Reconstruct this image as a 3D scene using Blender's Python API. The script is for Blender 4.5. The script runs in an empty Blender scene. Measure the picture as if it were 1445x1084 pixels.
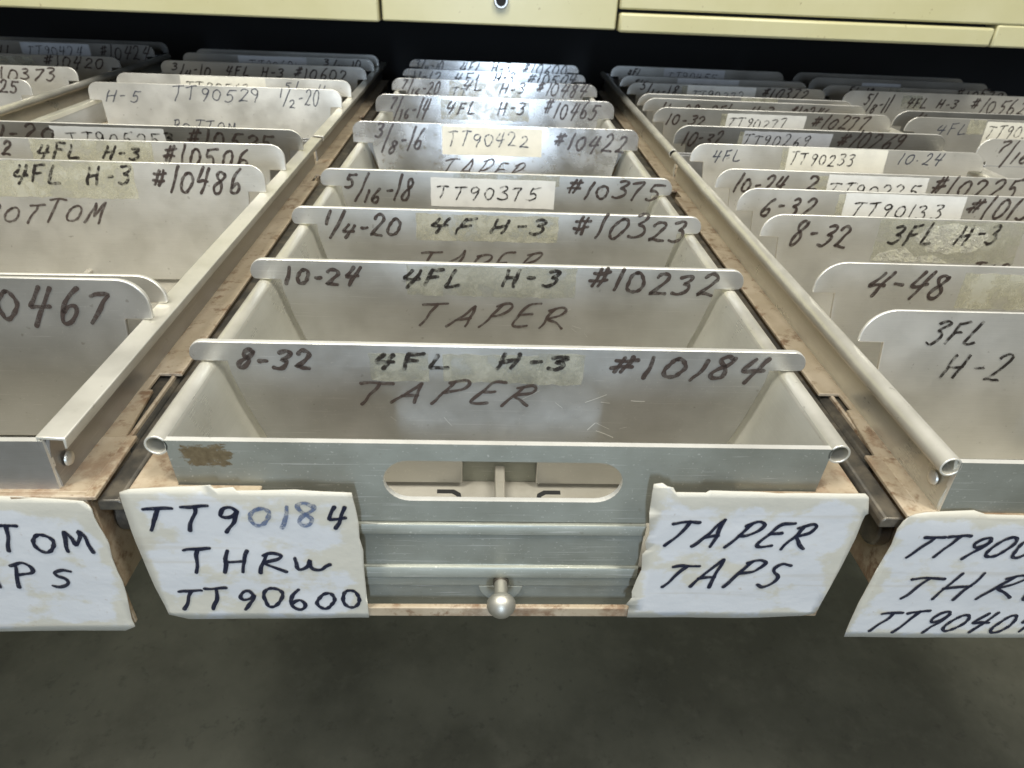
import bpy, bmesh, math, random
from mathutils import Vector, Matrix, noise
random.seed(7)
C = bpy.context.scene.collection
S = bpy.context.scene
R = math.radians

# ------------------------------------------------------------------ camera
cam = bpy.data.cameras.new('camera'); co = bpy.data.objects.new('camera', cam); C.objects.link(co)
F_, PITCH, ROLL, YAW = 943.75, .5665, .0446, .0505
cp, sp = math.cos(PITCH), math.sin(PITCH)
fwd = Vector((math.sin(YAW)*cp, math.cos(YAW)*cp, -sp))
rt = Vector((math.cos(YAW), -math.sin(YAW), 0)); up = rt.cross(fwd)
r2 = rt*math.cos(ROLL)+up*math.sin(ROLL); u2 = -rt*math.sin(ROLL)+up*math.cos(ROLL)
m = Matrix((r2, u2, -fwd)).transposed().to_4x4(); m.translation = Vector((-.0083, -.1931, .1516))
co.matrix_world = m
cam.sensor_fit = 'HORIZONTAL'; cam.sensor_width = 36; cam.lens = 36*F_/1445
cam.clip_start = .01; cam.clip_end = 50
cam.dof.use_dof = True; cam.dof.focus_distance = .33; cam.dof.aperture_fstop = 21
S.camera = co
# ------------------------------------------------------------------ world, lamps, exposure
w = bpy.data.worlds.new('World'); S.world = w; w.use_nodes = True
wt = w.node_tree; bg = wt.nodes['Background']                      # the dim workshop: lighter walls and ceiling, dark floor
wc = wt.nodes.new('ShaderNodeTexCoord'); ws = wt.nodes.new('ShaderNodeSeparateXYZ'); wr = wt.nodes.new('ShaderNodeMapRange'); wn = wt.nodes.new('ShaderNodeTexNoise')
wt.links.new(wc.outputs['Generated'], ws.inputs[0]); wt.links.new(ws.outputs[2], wr.inputs[0]); wr.interpolation_type = 'SMOOTHSTEP'
for i_, v_ in enumerate((-.25, .15, .05, .22)): wr.inputs[i_+1].default_value = v_
wn.inputs['Scale'].default_value = 2.2; wt.links.new(wc.outputs['Generated'], wn.inputs['Vector'])
wm = wt.nodes.new('ShaderNodeMath'); wm.operation = 'MULTIPLY'; wm2 = wt.nodes.new('ShaderNodeMapRange')
for i_, v_ in enumerate((.35, .65, .45, 1.5)): wm2.inputs[i_+1].default_value = v_
wt.links.new(wn.outputs['Fac'], wm2.inputs[0]); wt.links.new(wr.outputs[0], wm.inputs[0]); wt.links.new(wm2.outputs[0], wm.inputs[1]); wt.links.new(wm.outputs[0], bg.inputs[1])
bg.inputs[0].default_value = (1, .97, .90, 1)
def lamp(name, loc, target, sx, sy, power, col):
    l = bpy.data.lights.new(name, 'AREA'); l.shape = 'RECTANGLE'; l.size = sx; l.size_y = sy; l.energy = power; l.color = col
    o = bpy.data.objects.new(name, l); C.objects.link(o); o.location = loc
    o.rotation_euler = (Vector(target)-Vector(loc)).to_track_quat('-Z', 'Y').to_euler()
    return o
lamp('ceiling_lamp', (-.62, -.42, 1.95), (0, .25, 0), .25, 1.2, 42, (1, .97, .88))
lamp('ceiling_lamp', (.74, -.50, 1.95), (0, .25, 0), .25, 1.2, 38, (1, .97, .88))
lamp('window_light', (.05, -2.6, .35), (0, .5, 0), .12, .9, 32, (.62, .78, 1))
lamp('camera_flash', (-.02, -.21, .225), (0, .15, -.03), .05, .03, .26, (.86, .92, 1))
S.view_settings.view_transform = 'Standard'; S.view_settings.look = 'None'
S.view_settings.exposure = -.04; S.view_settings.gamma = 1
S.cycles.use_denoising = True
S.cycles.max_bounces = 8

# ------------------------------------------------------------------ materials
MATS = {}
class NT:
    def __init__(s, name):
        s.m = bpy.data.materials.new(name); s.m.use_nodes = True; s.t = s.m.node_tree; s.b = s.t.nodes['Principled BSDF']
        s.tc = s.t.nodes.new('ShaderNodeTexCoord'); s.oi = s.t.nodes.new('ShaderNodeObjectInfo')
        a = s.t.nodes.new('ShaderNodeVectorMath'); a.operation = 'MULTIPLY_ADD'
        a.inputs[0].default_value = (1, 1, 1)
        c = s.t.nodes.new('ShaderNodeCombineXYZ')
        for i in range(3): s.t.links.new(s.oi.outputs['Random'], c.inputs[i])
        s.t.links.new(c.outputs[0], a.inputs[0]); a.inputs[1].default_value = (7.3, 3.1, 5.7)
        s.t.links.new(s.tc.outputs['Object'], a.inputs[2]); s.vec = a.outputs[0]; s.raw = s.tc.outputs['Object']
        MATS[name] = s.m
    def link(s, a, b): s.t.links.new(a, b)
    def val(s, sock, v):
        if hasattr(v, 'links') or hasattr(v, 'is_linked'): s.link(v, sock)
        else: sock.default_value = v
    def noise(s, scale, detail=4, rough=.6, stretch=(1, 1, 1), vec=None, dist=0):
        mp = s.t.nodes.new('ShaderNodeMapping'); mp.inputs['Scale'].default_value = stretch; s.link(vec or s.vec, mp.inputs[0])
        n = s.t.nodes.new('ShaderNodeTexNoise'); n.inputs['Scale'].default_value = scale; n.inputs['Detail'].default_value = detail
        n.inputs['Roughness'].default_value = rough; n.inputs['Distortion'].default_value = dist
        s.link(mp.outputs[0], n.inputs['Vector']); return n.outputs['Fac']
    def ramp(s, f, a, b, va=0., vb=1.):
        n = s.t.nodes.new('ShaderNodeMapRange'); n.interpolation_type = 'SMOOTHSTEP'
        for i, v in enumerate((f, a, b, va, vb)): s.val(n.inputs[i], v)
        return n.outputs[0]
    def math(s, op, a, b=0., c=0.):
        n = s.t.nodes.new('ShaderNodeMath'); n.operation = op
        for i, v in enumerate((a, b, c)): s.val(n.inputs[i], v)
        return n.outputs[0]
    def mix(s, f, a, b):
        n = s.t.nodes.new('ShaderNodeMix'); n.data_type = 'RGBA'; s.val(n.inputs[0], f)
        for i, v in ((6, a), (7, b)): s.val(n.inputs[i], v if not isinstance(v, tuple) else (*v, 1))
        return n.outputs[2]
    def set(s, **k):
        for n, v in k.items():
            n = n.replace('_', ' ').title().replace('Ior', 'IOR')
            if isinstance(v, tuple) and len(v) == 3: v = (*v, 1)
            s.val(s.b.inputs[n], v)
        return s
    def bump(s, h, st=.2, d=.001):
        n = s.t.nodes.new('ShaderNodeBump'); n.inputs['Strength'].default_value = st; n.inputs['Distance'].default_value = d
        s.link(h, n.inputs['Height']); s.link(n.outputs[0], s.b.inputs['Normal']); return s
    def spot(s, cx, cz, rx, rz, rag=.6, nscale=200):
        """ragged stain mask round a place on the surface (object x, z)"""
        sx = s.t.nodes.new('ShaderNodeSeparateXYZ'); s.link(s.raw, sx.inputs[0])
        dx = s.math('DIVIDE', s.math('SUBTRACT', sx.outputs[0], cx), rx); dz = s.math('DIVIDE', s.math('SUBTRACT', sx.outputs[2], cz), rz)
        d = s.math('ADD', s.math('MULTIPLY', dx, dx), s.math('MULTIPLY', dz, dz))
        n = s.noise(nscale, 8, .72, (.7, 1, 1.3), vec=s.raw)
        return s.ramp(s.math('ADD', d, s.math('MULTIPLY', s.math('SUBTRACT', n, .5), rag*4)), 1.05, .75)
def alu(name, col, metal, rough, smudge=.35, speck=.5, brushed=True, dust=0., extra=None, aniso=.5):
    s = NT(name)
    big = s.noise(28, 5, .6); mid = s.noise(150, 4, .65, (1, 1, 1.6)); fine = s.noise(70, 4, .75, (1, 1, 60))
    scr = s.noise(55, 2, .5, (.5, 1, 26), dist=.6)
    dk = tuple(c*.66 for c in (col[0], col[1]*.98, col[2]*.9)); lt = tuple(min(1, c*1.2) for c in col)
    c = s.mix(s.ramp(big, .3, .72), dk, lt)
    c = s.mix(smudge, col, c)
    c = s.mix(s.math('MULTIPLY', s.ramp(mid, .62, .80), .4*speck), c, (.20, .17, .10))
    c = s.mix(s.math('MULTIPLY', s.ramp(s.noise(260, 2, .5), .71, .76), .7*speck), c, (.12, .09, .05))
    if brushed: c = s.mix(s.math('MULTIPLY', s.ramp(fine, .35, .75), .34), c, lt); c = s.mix(s.math('MULTIPLY', s.ramp(scr, .66, .70), .30), c, (.72, .70, .66))
    if dust: c = s.mix(s.math('MULTIPLY', s.ramp(s.noise(900, 2, .5), .66, .74), dust), c, (.75, .73, .66))
    if extra: c = extra(s, c)
    h = s.math('ADD', s.math('MULTIPLY', fine, .5), s.math('MULTIPLY', s.noise(420, 3, .6), .5))
    rg = s.math('ADD', s.ramp(big, .25, .75, rough-.06, rough+.1), s.math('MULTIPLY', fine, .08))
    s.set(base_color=c, metallic=metal, roughness=rg).bump(h, .06, .0004)
    s.b.inputs['Anisotropic'].default_value = aniso if brushed else 0
    if brushed:
        t = s.t.nodes.new('ShaderNodeCombineXYZ'); t.inputs[2].default_value = 1; s.link(t.outputs[0], s.b.inputs['Tangent'])
    return s.m
def front_stain(s, c):
    c = s.mix(s.spot(-.1085, -.0040, .0090, .0052, 1.7, 150), c, s.mix(s.noise(500, 3), (.07, .045, .02), (.30, .24, .14)))
    return c
LIT_TONES = {}
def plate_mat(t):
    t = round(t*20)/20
    if t not in LIT_TONES:
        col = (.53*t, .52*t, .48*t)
        LIT_TONES[t] = alu('aluminium_plate_%d' % (t*100), col, .70, .31, .22, .5, dust=.22 if t == .85 else .06)
    return LIT_TONES[t]
def spotted(s, c): return s.mix(s.math('MULTIPLY', s.ramp(s.noise(170, 5, .75), .55, .68), .6), c, (.25, .19, .10))
alu('aluminium_bright', (.56, .56, .55), .88, .21, .4, .5, aniso=.85)
alu('aluminium_spotted', (.57, .57, .56), .88, .21, .5, .6, aniso=.85, extra=spotted)
alu('aluminium_tray', (.70, .695, .62), .58, .27, .25, .3)
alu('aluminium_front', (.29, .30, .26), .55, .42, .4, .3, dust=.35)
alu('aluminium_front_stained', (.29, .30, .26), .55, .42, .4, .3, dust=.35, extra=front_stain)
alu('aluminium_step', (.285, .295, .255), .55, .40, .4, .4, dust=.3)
alu('aluminium_rim', (.78, .76, .68), .6, .30, .35, .35, brushed=False)
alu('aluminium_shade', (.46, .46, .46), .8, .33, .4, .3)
alu('cast_metal', (.37, .35, .30), .3, .45, .6, .8, brushed=False)
alu('knob_metal', (.46, .445, .39), .8, .36, .7, .9, brushed=False)
alu('lit_edge_scratch', (.84, .83, .78), .5, .32, .3, .6, brushed=False)  # scratches, and edges with the light from above put into the colour
s = NT('tan_paint')
n1 = s.noise(38, 6, .65); n2 = s.noise(220, 4, .7)
c = s.mix(s.ramp(n1, .35, .7), (.40, .325, .225), (.49, .41, .30))
grime = s.ramp(s.noise(14, 5, .65, (1, 1, 1)), .50, .66)
c = s.mix(s.math('MULTIPLY', grime, .45), c, (.30, .235, .165))
c = s.mix(s.math('MULTIPLY', s.ramp(s.math('ADD', s.math('MULTIPLY', s.noise(60, 6, .75, dist=.5), .7), s.math('MULTIPLY', n2, .3)), .50, .62), .85), c, (.17, .095, .05))
sy = s.t.nodes.new('ShaderNodeSeparateXYZ'); s.link(s.raw, sy.inputs[0])
rust = s.math('ADD', s.noise(75, 7, .72, vec=s.raw), s.ramp(sy.outputs[1], .0, .11, .055, -.08))    # the handled front ends are rusted through
c = s.mix(s.math('MULTIPLY', s.ramp(rust, .50, .66), .62), c, s.mix(s.noise(400, 3), (.15, .082, .045), (.32, .215, .135)))
c = s.mix(s.math('MULTIPLY', s.ramp(n2, .62, .72), .5), c, (.34, .22, .12))
s.set(base_color=c, roughness=s.ramp(n1, .3, .7, .38, .55), metallic=.0).bump(n2, .12, .0006)
s = NT('rail_steel'); n1 = s.noise(80, 5)
s.set(base_color=s.mix(s.ramp(n1, .4, .7), (.085, .08, .07), (.20, .175, .135)), metallic=.5, roughness=.36).bump(n1, .08, .0005)
s = NT('paper')
n1 = s.noise(34, 6, .62, (1, 1, 1.5)); n2 = s.noise(120, 4, .6)
uv = s.t.nodes.new('ShaderNodeAttribute'); uv.attribute_name = 'edge'
st = s.ramp(s.math('SUBTRACT', s.math('ADD', n1, s.math('MULTIPLY', n2, .18)), s.math('MULTIPLY', uv.outputs['Fac'], .22)), .50, .60)
c = s.mix(s.math('MULTIPLY', st, .68), (.57, .58, .585), (.51, .475, .36))
c = s.mix(s.math('MULTIPLY', s.ramp(s.noise(16, 4, .6, (.25, 1, 7)), .56, .64), .30), c, (.42, .38, .30))
c = s.mix(s.math('MULTIPLY', s.ramp(s.noise(70, 5, .7), .56, .72), .22), c, (.50, .45, .36))
c = s.mix(s.math('MULTIPLY', s.ramp(s.noise(240, 4, .65), .66, .74), .5), c, (.35, .27, .2))
s.set(base_color=c, roughness=.5).bump(s.math('ADD', s.noise(22, 4, .5), s.math('MULTIPLY', n2, .25)), .35, .0025)
for nm, col in (('sticker_white', (.78, .77, .72)), ('sticker_cream', (.79, .76, .65)), ('sticker_grey', (.55, .55, .55))):
    s = NT(nm); n1 = s.noise(60, 4)
    s.set(base_color=s.mix(s.ramp(n1, .35, .75), col, tuple(x*.86 for x in col)), roughness=.55).bump(n1, .1, .0008)
def translucent(name, colA, colB, lo, hi, rough, bumpy, nscale=90):
    s = NT(name); n1 = s.noise(nscale, 5, .65)
    s.set(base_color=s.mix(s.ramp(n1, .35, .65), colA, colB), roughness=rough)
    s.bump(s.noise(nscale*2.2, 3, .6, dist=1.5), bumpy, .002)
    s.set(alpha=s.ramp(n1, .35, .62, lo, hi)); return s.m
translucent('old_tape', (.40, .39, .27), (.56, .55, .45), .06, .40, .18, .15)
translucent('yellow_tape', (.54, .51, .33), (.66, .64, .52), .08, .48, .2, .15)
translucent('tape_glare', (.84, .82, .72), (.66, .64, .50), .12, .80, .12, .8, 150)  # lamp reflection on the tape painted as a pale film
def ink(name, col, lo, hi, rough=.4, ns=260):
    s = NT(name); n1 = s.noise(ns, 3, .6)
    n2 = s.noise(1500, 2, .6)                 # dry skips and rubbed spots
    a = s.math('MULTIPLY', s.ramp(n1, .34, .58, lo, hi), s.ramp(n2, .30, .48, .72, 1.))
    s.set(base_color=col, roughness=rough, alpha=a); return s.m
ink('ink_marker', (.062, .045, .038), .55, .94, .35)
ink('ink_black', (.028, .023, .020), .18, .96, .3, 330)
ink('ink_brown', (.080, .058, .050), .52, .90, .4)
ink('ink_pen', (.05, .055, .075), .75, .95, .5)
ink('ink_navy', (.006, .009, .028), .92, 1., .3)
ink('ink_faded', (.10, .14, .24), .25, .8, .4, 500)
s = NT('cream_paint'); n1 = s.noise(9, 4); n2 = s.noise(120, 4)
c = s.mix(s.ramp(n1, .3, .7), (.57, .535, .30), (.62, .585, .355))
c = s.mix(s.math('MULTIPLY', s.ramp(n2, .66, .73), .6), c, (.24, .17, .09))
s.set(base_color=c, roughness=.32).bump(s.noise(300, 2), .03, .0005)
s = NT('dark_interior'); s.set(base_color=(.007, .007, .007), roughness=.7)  # shade inside the cabinet put into a near-black colour
s = NT('lock_metal'); s.set(base_color=(.35, .33, .30), metallic=.9, roughness=.3)
s = NT('black_hole'); s.set(base_color=(.008, .008, .008), roughness=.7)
s = NT('concrete'); n1 = s.noise(5, 8, .62); n2 = s.noise(26, 8, .75)
c = s.mix(s.ramp(n1, .35, .68), (.115, .113, .086), (.20, .196, .15))
c = s.mix(s.math('MULTIPLY', s.ramp(n2, .50, .72), .38), c, (.24, .232, .182))
c = s.mix(s.math('MULTIPLY', s.ramp(s.noise(60, 6, .7), .56, .68), .4), c, (.07, .068, .055))
s.set(base_color=c, roughness=.6).bump(n2, .1, .003)

# ------------------------------------------------------------------ mesh helpers
class MB:
    def __init__(s): s.v = []; s.f = []; s.mi = []
    def add(s, vs, fs, mi=0):
        k = len(s.v); s.v += [tuple(v) for v in vs]; s.f += [tuple(i+k for i in f) for f in fs]; s.mi += [mi]*len(fs); return s
    def box(s, x0, x1, y0, y1, z0, z1, mi=0):
        vs = [(x, y, z) for x in (x0, x1) for y in (y0, y1) for z in (z0, z1)]
        return s.add(vs, [(0, 1, 3, 2), (4, 6, 7, 5), (0, 4, 5, 1), (2, 3, 7, 6), (0, 2, 6, 4), (1, 5, 7, 3)], mi)
    def prism_y(s, pts, y0, y1, mi=0):          # (x,z) polygon extruded along y
        n = len(pts); vs = [(x, y0, z) for x, z in pts]+[(x, y1, z) for x, z in pts]
        return s.add(vs, [tuple(range(n)), tuple(range(2*n-1, n-1, -1))]+[(i, i+n, (i+1) % n+n, (i+1) % n) for i in range(n)], mi)
    def prism_x(s, pts, x0, x1, mi=0):          # (y,z) polygon extruded along x
        n = len(pts); vs = [(x0, y, z) for y, z in pts]+[(x1, y, z) for y, z in pts]
        return s.add(vs, [tuple(range(n)), tuple(range(2*n-1, n-1, -1))]+[(i, i+n, (i+1) % n+n, (i+1) % n) for i in range(n)], mi)
    def prism_z(s, pts, z0, z1, mi=0):
        n = len(pts); vs = [(x, y, z0) for x, y in pts]+[(x, y, z1) for x, y in pts]
        return s.add(vs, [tuple(range(n)), tuple(range(2*n-1, n-1, -1))]+[(i, i+n, (i+1) % n+n, (i+1) % n) for i in range(n)], mi)
    def pipe_y(s, cx, cz, ro, ri, y0, y1, n=28):
        rings = []
        for y, r in ((y0, ri), (y0, ro), (y1, ro), (y1, ri)):
            rings.append([(cx+r*math.cos(2*math.pi*i/n), y, cz+r*math.sin(2*math.pi*i/n)) for i in range(n)])
        vs = [v for r in rings for v in r]; fs = []
        for a in range(4):
            b = (a+1) % 4
            fs += [(a*n+i, a*n+(i+1) % n, b*n+(i+1) % n, b*n+i) for i in range(n)]
        return s.add(vs, fs)
    def lathe_y(s, cx, cz, prof, n=32, mi=0):    # prof: (y, r)
        vs = []; fs = []
        for y, r in prof: vs += [(cx+r*math.cos(2*math.pi*i/n), y, cz+r*math.sin(2*math.pi*i/n)) for i in range(n)]
        for a in range(len(prof)-1): fs += [(a*n+i, a*n+(i+1) % n, (a+1)*n+(i+1) % n, (a+1)*n+i) for i in range(n)]
        fs += [tuple(range(n)), tuple(range((len(prof)-1)*n, len(prof)*n))[::-1]]
        return s.add(vs, fs, mi)
    def build(s, name, mats, parent=None, bevel=0, smooth=False, loc=None, rot=None, seg=2):
        me = bpy.data.meshes.new(name); me.from_pydata(s.v, [], s.f)
        for mm in ([mats] if not isinstance(mats, (list, tuple)) else mats): me.materials.append(MATS[mm] if isinstance(mm, str) else mm)
        me.polygons.foreach_set('material_index', s.mi)
        b = bmesh.new(); b.from_mesh(me); bmesh.ops.recalc_face_normals(b, faces=b.faces); b.to_mesh(me); b.free()
        o = bpy.data.objects.new(name, me); C.objects.link(o)
        if parent: o.parent = parent
        if loc: o.location = loc
        if rot: o.rotation_euler = rot
        if bevel:
            md = o.modifiers.new('bevel', 'BEVEL'); md.width = bevel; md.segments = seg; md.limit_method = 'ANGLE'; md.angle_limit = R(38)
        if smooth or bevel:
            me.shade_smooth()
            try: me.set_sharp_from_angle(angle=R(38))
            except Exception: pass
        return o
def thing(name, label, cat, loc=(0, 0, 0), rz=0, group=None):
    o = bpy.data.objects.new(name, None); C.objects.link(o); o.location = loc; o.rotation_euler = (0, 0, rz); o.empty_display_size = .02
    return tag(o, label, cat, group)
def tag(o, label, cat, group=None):
    o['label'] = label; o['category'] = cat
    if group: o['group'] = group
    return o

# ------------------------------------------------------------------ handwriting
def arc(cx, cy, rx, ry, a0, a1, n=14): return [(cx+rx*math.cos(R(a0+(a1-a0)*i/n)), cy+ry*math.sin(R(a0+(a1-a0)*i/n))) for i in range(n+1)]
G = {
 '0': (.62, [arc(.30, .46, .29, .44, 100, 470, 20)]),
 '1': (.22, [[(.14, 1), (.06, 0)]]),
 '2': (.66, [arc(.30, .74, .25, .25, 165, -20, 9)+[(.38, .42), (.18, .16), (.03, .02), (.2, .06), (.4, .03), (.66, .0)]]),
 '3': (.60, [[(.05, .93), (.3, 1), (.5, .92), (.46, .74), (.22, .56), (.42, .52), (.54, .34), (.46, .12), (.24, .0), (.0, .06)]]),
 '4': (.66, [[(.24, .98), (.12, .68), (.02, .44), (.3, .44), (.62, .48)], [(.60, .98), (.46, .5), (.30, -.06)]]),
 '5': (.66, [[(.20, .98), (.12, .58), (.34, .62), (.5, .44), (.46, .16), (.24, .0), (.0, .06)], [(.20, .98), (.45, .99), (.70, 1.02)]]),
 '6': (.58, [[(.42, 1), (.2, .74), (.06, .42), (.06, .14), (.24, .0), (.46, .08), (.54, .28), (.4, .44), (.2, .40), (.08, .26)]]),
 '7': (.60, [[(.0, .90), (.22, .97), (.56, .98), (.42, .66), (.28, .34), (.16, -.04)]]),
 '8': (.56, [[(.50, .88), (.32, 1.0), (.12, .88), (.16, .68), (.34, .52), (.46, .28), (.36, .04), (.14, .0), (.02, .18), (.14, .40), (.36, .58), (.52, .78), (.54, .92)]]),
 '9': (.54, [[(.48, .84), (.32, 1.0), (.1, .92), (.04, .68), (.2, .52), (.4, .62), (.50, .86), (.46, .5), (.34, .2), (.26, -.06)]]),
 '#': (.72, [[(.30, 1), (.14, .28)], [(.54, 1), (.38, .28)], [(.06, .80), (.68, .86)], [(.0, .48), (.62, .54)]]),
 '-': (.40, [[(.06, .46), (.36, .50)]]),
 '.': (.30, [[(.12, .42), (.17, .44)]]),
 '/': (.30, [[(.38, 1.06), (-.04, -.16)]]),
 ' ': (.4, []),
 'A': (.70, [[(.0, -.02), (.22, .5), (.46, 1.0)], [(.46, 1.0), (.54, .5), (.58, -.02)], [(.14, .34), (.58, .40)]]),
 'B': (.58, [[(.10, .98), (.04, .0)], [(.02, .94), (.36, 1.0), (.48, .80), (.30, .56), (.1, .52), (.4, .50), (.56, .26), (.40, .02), (.04, .0)]]),
 'E': (.62, [[(.56, .96), (.26, .92), (.14, .5), (.08, .1), (.26, .0), (.54, .03)], [(.14, .50), (.48, .55)]]),
 'F': (.56, [[(.16, .96), (.02, -.02)], [(.14, .96), (.36, .97), (.60, 1.02)], [(.10, .50), (.46, .56)]]),
 'H': (.74, [[(.14, 1), (.0, 0)], [(.66, 1.02), (.52, -.02)], [(.06, .46), (.60, .54)]]),
 'L': (.58, [[(.18, 1), (.10, .5), (.04, .06), (.24, .02), (.60, .06)]]),
 'M': (.80, [[(.0, .0), (.10, .7), (.14, .92), (.30, .5), (.38, .3), (.50, .7), (.58, .96), (.66, .5), (.74, -.02)]]),
 'O': (.64, [arc(.32, .40, .30, .38, 110, 480, 20)]),
 'P': (.58, [[(.16, .96), (.0, -.06)], [(.04, .90), (.32, 1.02), (.56, .90), (.52, .66), (.3, .50), (.10, .46)]]),
 'R': (.72, [[(.16, .96), (.0, -.04)], [(.02, .88), (.32, 1.02), (.56, .90), (.48, .66), (.14, .48), (.4, .26), (.74, .0)]]),
 'S': (.52, [[(.52, .94), (.28, 1.0), (.08, .84), (.18, .62), (.42, .42), (.42, .16), (.22, .0), (.0, .08)]]),
 'T': (.70, [[(.0, .94), (.35, 1.0), (.74, 1.0)], [(.42, 1.0), (.34, .5), (.20, -.04)]]),
 'U': (.66, [[(.04, 1), (.02, .4), (.14, .04), (.36, .06), (.54, .4), (.60, .96)]]),
 'u': (.95, [[(.02, .72), (.0, .3), (.12, .08), (.28, .2), (.44, .62), (.40, .3), (.52, .12), (.78, .18), (1.0, .42)]]),
}
GAP = .34
def smooth_line(p, k=5):
    if len(p) < 3: 
        a, b = Vector(p[0]), Vector(p[-1]); bow = Vector((-(b-a).y, (b-a).x))*random.uniform(-.03, .03)
        return [tuple(a.lerp(b, t/6)+bow*math.sin(math.pi*t/6)) for t in range(7)]
    q = [p[0]]+list(p)+[p[-1]]; out = []
    for i in range(1, len(q)-2):
        a, b, c, d = (Vector(z) for z in q[i-1:i+3])
        for j in range(k):
            t = j/k
            out.append(tuple(.5*((2*b)+(c-a)*t+(2*a-5*b+4*c-d)*t*t+(3*b-a-3*c+d)*t**3)))
    out.append(tuple(p[-1])); return out
LAYER = [0]
def stroke(mb, pts, wd, y, mp, mi=0):
    """a flat pen stroke with round ends; mp maps (u,v) to a surface point, y is its lift off it"""
    P = []
    for q in pts:
        if not P or (Vector(q)-P[-1]).length > wd*.12: P.append(Vector(q))
    if len(P) < 2: P.append(P[0]+Vector((wd*.2, 0)))
    n = len(P); L = []; Rr = []; ph = random.uniform(0, 9)
    for i in range(n):
        t = (P[min(i+1, n-1)]-P[max(i-1, 0)]).normalized(); nn = Vector((-t.y, t.x))
        ww = wd*.5*(1+.16*math.sin(ph+i*.55)+random.uniform(-.05, .05))
        L.append(P[i]+nn*ww); Rr.append(P[i]-nn*ww)
    def cap(c, a, b):
        r0 = a-c; out = []
        for k in range(1, 6):
            an = math.pi*k/6; out.append(c+Vector((r0.x*math.cos(an)-r0.y*math.sin(an), r0.x*math.sin(an)+r0.y*math.cos(an))))
        return out
    c0 = cap(P[0], L[0], Rr[0]); c1 = cap(P[-1], Rr[-1], L[-1])
    LAYER[0] = (LAYER[0]+1) % 12; yy = y+LAYER[0]*.000006
    vs = [mp(q, yy) for q in L]+[mp(q, yy) for q in Rr]
    fs = [(i, n+i, n+i+1, i+1) for i in range(n-1)]
    k = len(vs); vs += [mp(q, yy) for q in c0]; fs.append((0, *range(k, k+5), n))
    k = len(vs); vs += [mp(q, yy) for q in c1]; fs.append((2*n-1, *range(k, k+5), n-1))
    mb.add(vs, fs, mi)
def text_adv(s): return [G[c][0] for c in s]
def write(mb, s, x0, x1, zb, h, wd, y, slant=.22, mp=None, mi=0, twice=False):
    mp = mp or (lambda q, l: (q[0], -l, q[1]))
    frac = None
    adv = text_adv(s); tot = sum(adv)+GAP*(len(s)-1)
    sl = slant*h; usable = max((x1-x0)-sl*.6-wd*.4, h*.2); sx = usable/tot; x = x0+wd*.2
    # numerator / denominator of a fraction
    size = [1]*len(s); off = [0]*len(s)
    if '/' in s:
        k = s.index('/')
        for i in range(k): size[i] = .58; off[i] = .46
        e = k+1
        while e < len(s) and s[e] not in '- ': e += 1
        for i in range(k+1, e): size[i] = .55; off[i] = -.10
    for i, c in enumerate(s):
        jy = random.uniform(-.07, .07); js = random.uniform(.84, 1.08); jr = random.uniform(-.13, .13); sd = random.uniform(0, 99)
        for st in G[c][1]:
            pts = smooth_line(st)
            for rep in range(2 if twice else 1):
                q = []
                for (u, v) in pts:
                    du = noise.noise(Vector((u*2.1, v*2.1, sd)))*.09; dv = noise.noise(Vector((u*2.1, v*2.1, sd+40)))*.09
                    v = (v+dv)*size[i]*js+off[i]+jy; u = u+du+jr*v
                    q.append((x+u*sx*(1 if size[i] == 1 else .95)+slant*h*v*.75+rep*wd*.7, zb+v*h-rep*wd*.5))
                stroke(mb, q, wd, y, mp, mi)
        x += (adv[i]+GAP)*sx
def ragged(x0, x1, z0, z1, step, amp, seed):
    rnd = random.Random(seed); pts = []
    def seg(ax, az, bx, bz):
        n = max(1, int(math.hypot(bx-ax, bz-az)/step))
        for i in range(n):
            t = i/n; pts.append((ax+(bx-ax)*t+rnd.uniform(-amp, amp), az+(bz-az)*t+rnd.uniform(-amp, amp)))
    seg(x0, z0, x1, z0); seg(x1, z0, x1, z1); seg(x1, z1, x0, z1); seg(x0, z1, x0, z0)
    return pts

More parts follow.
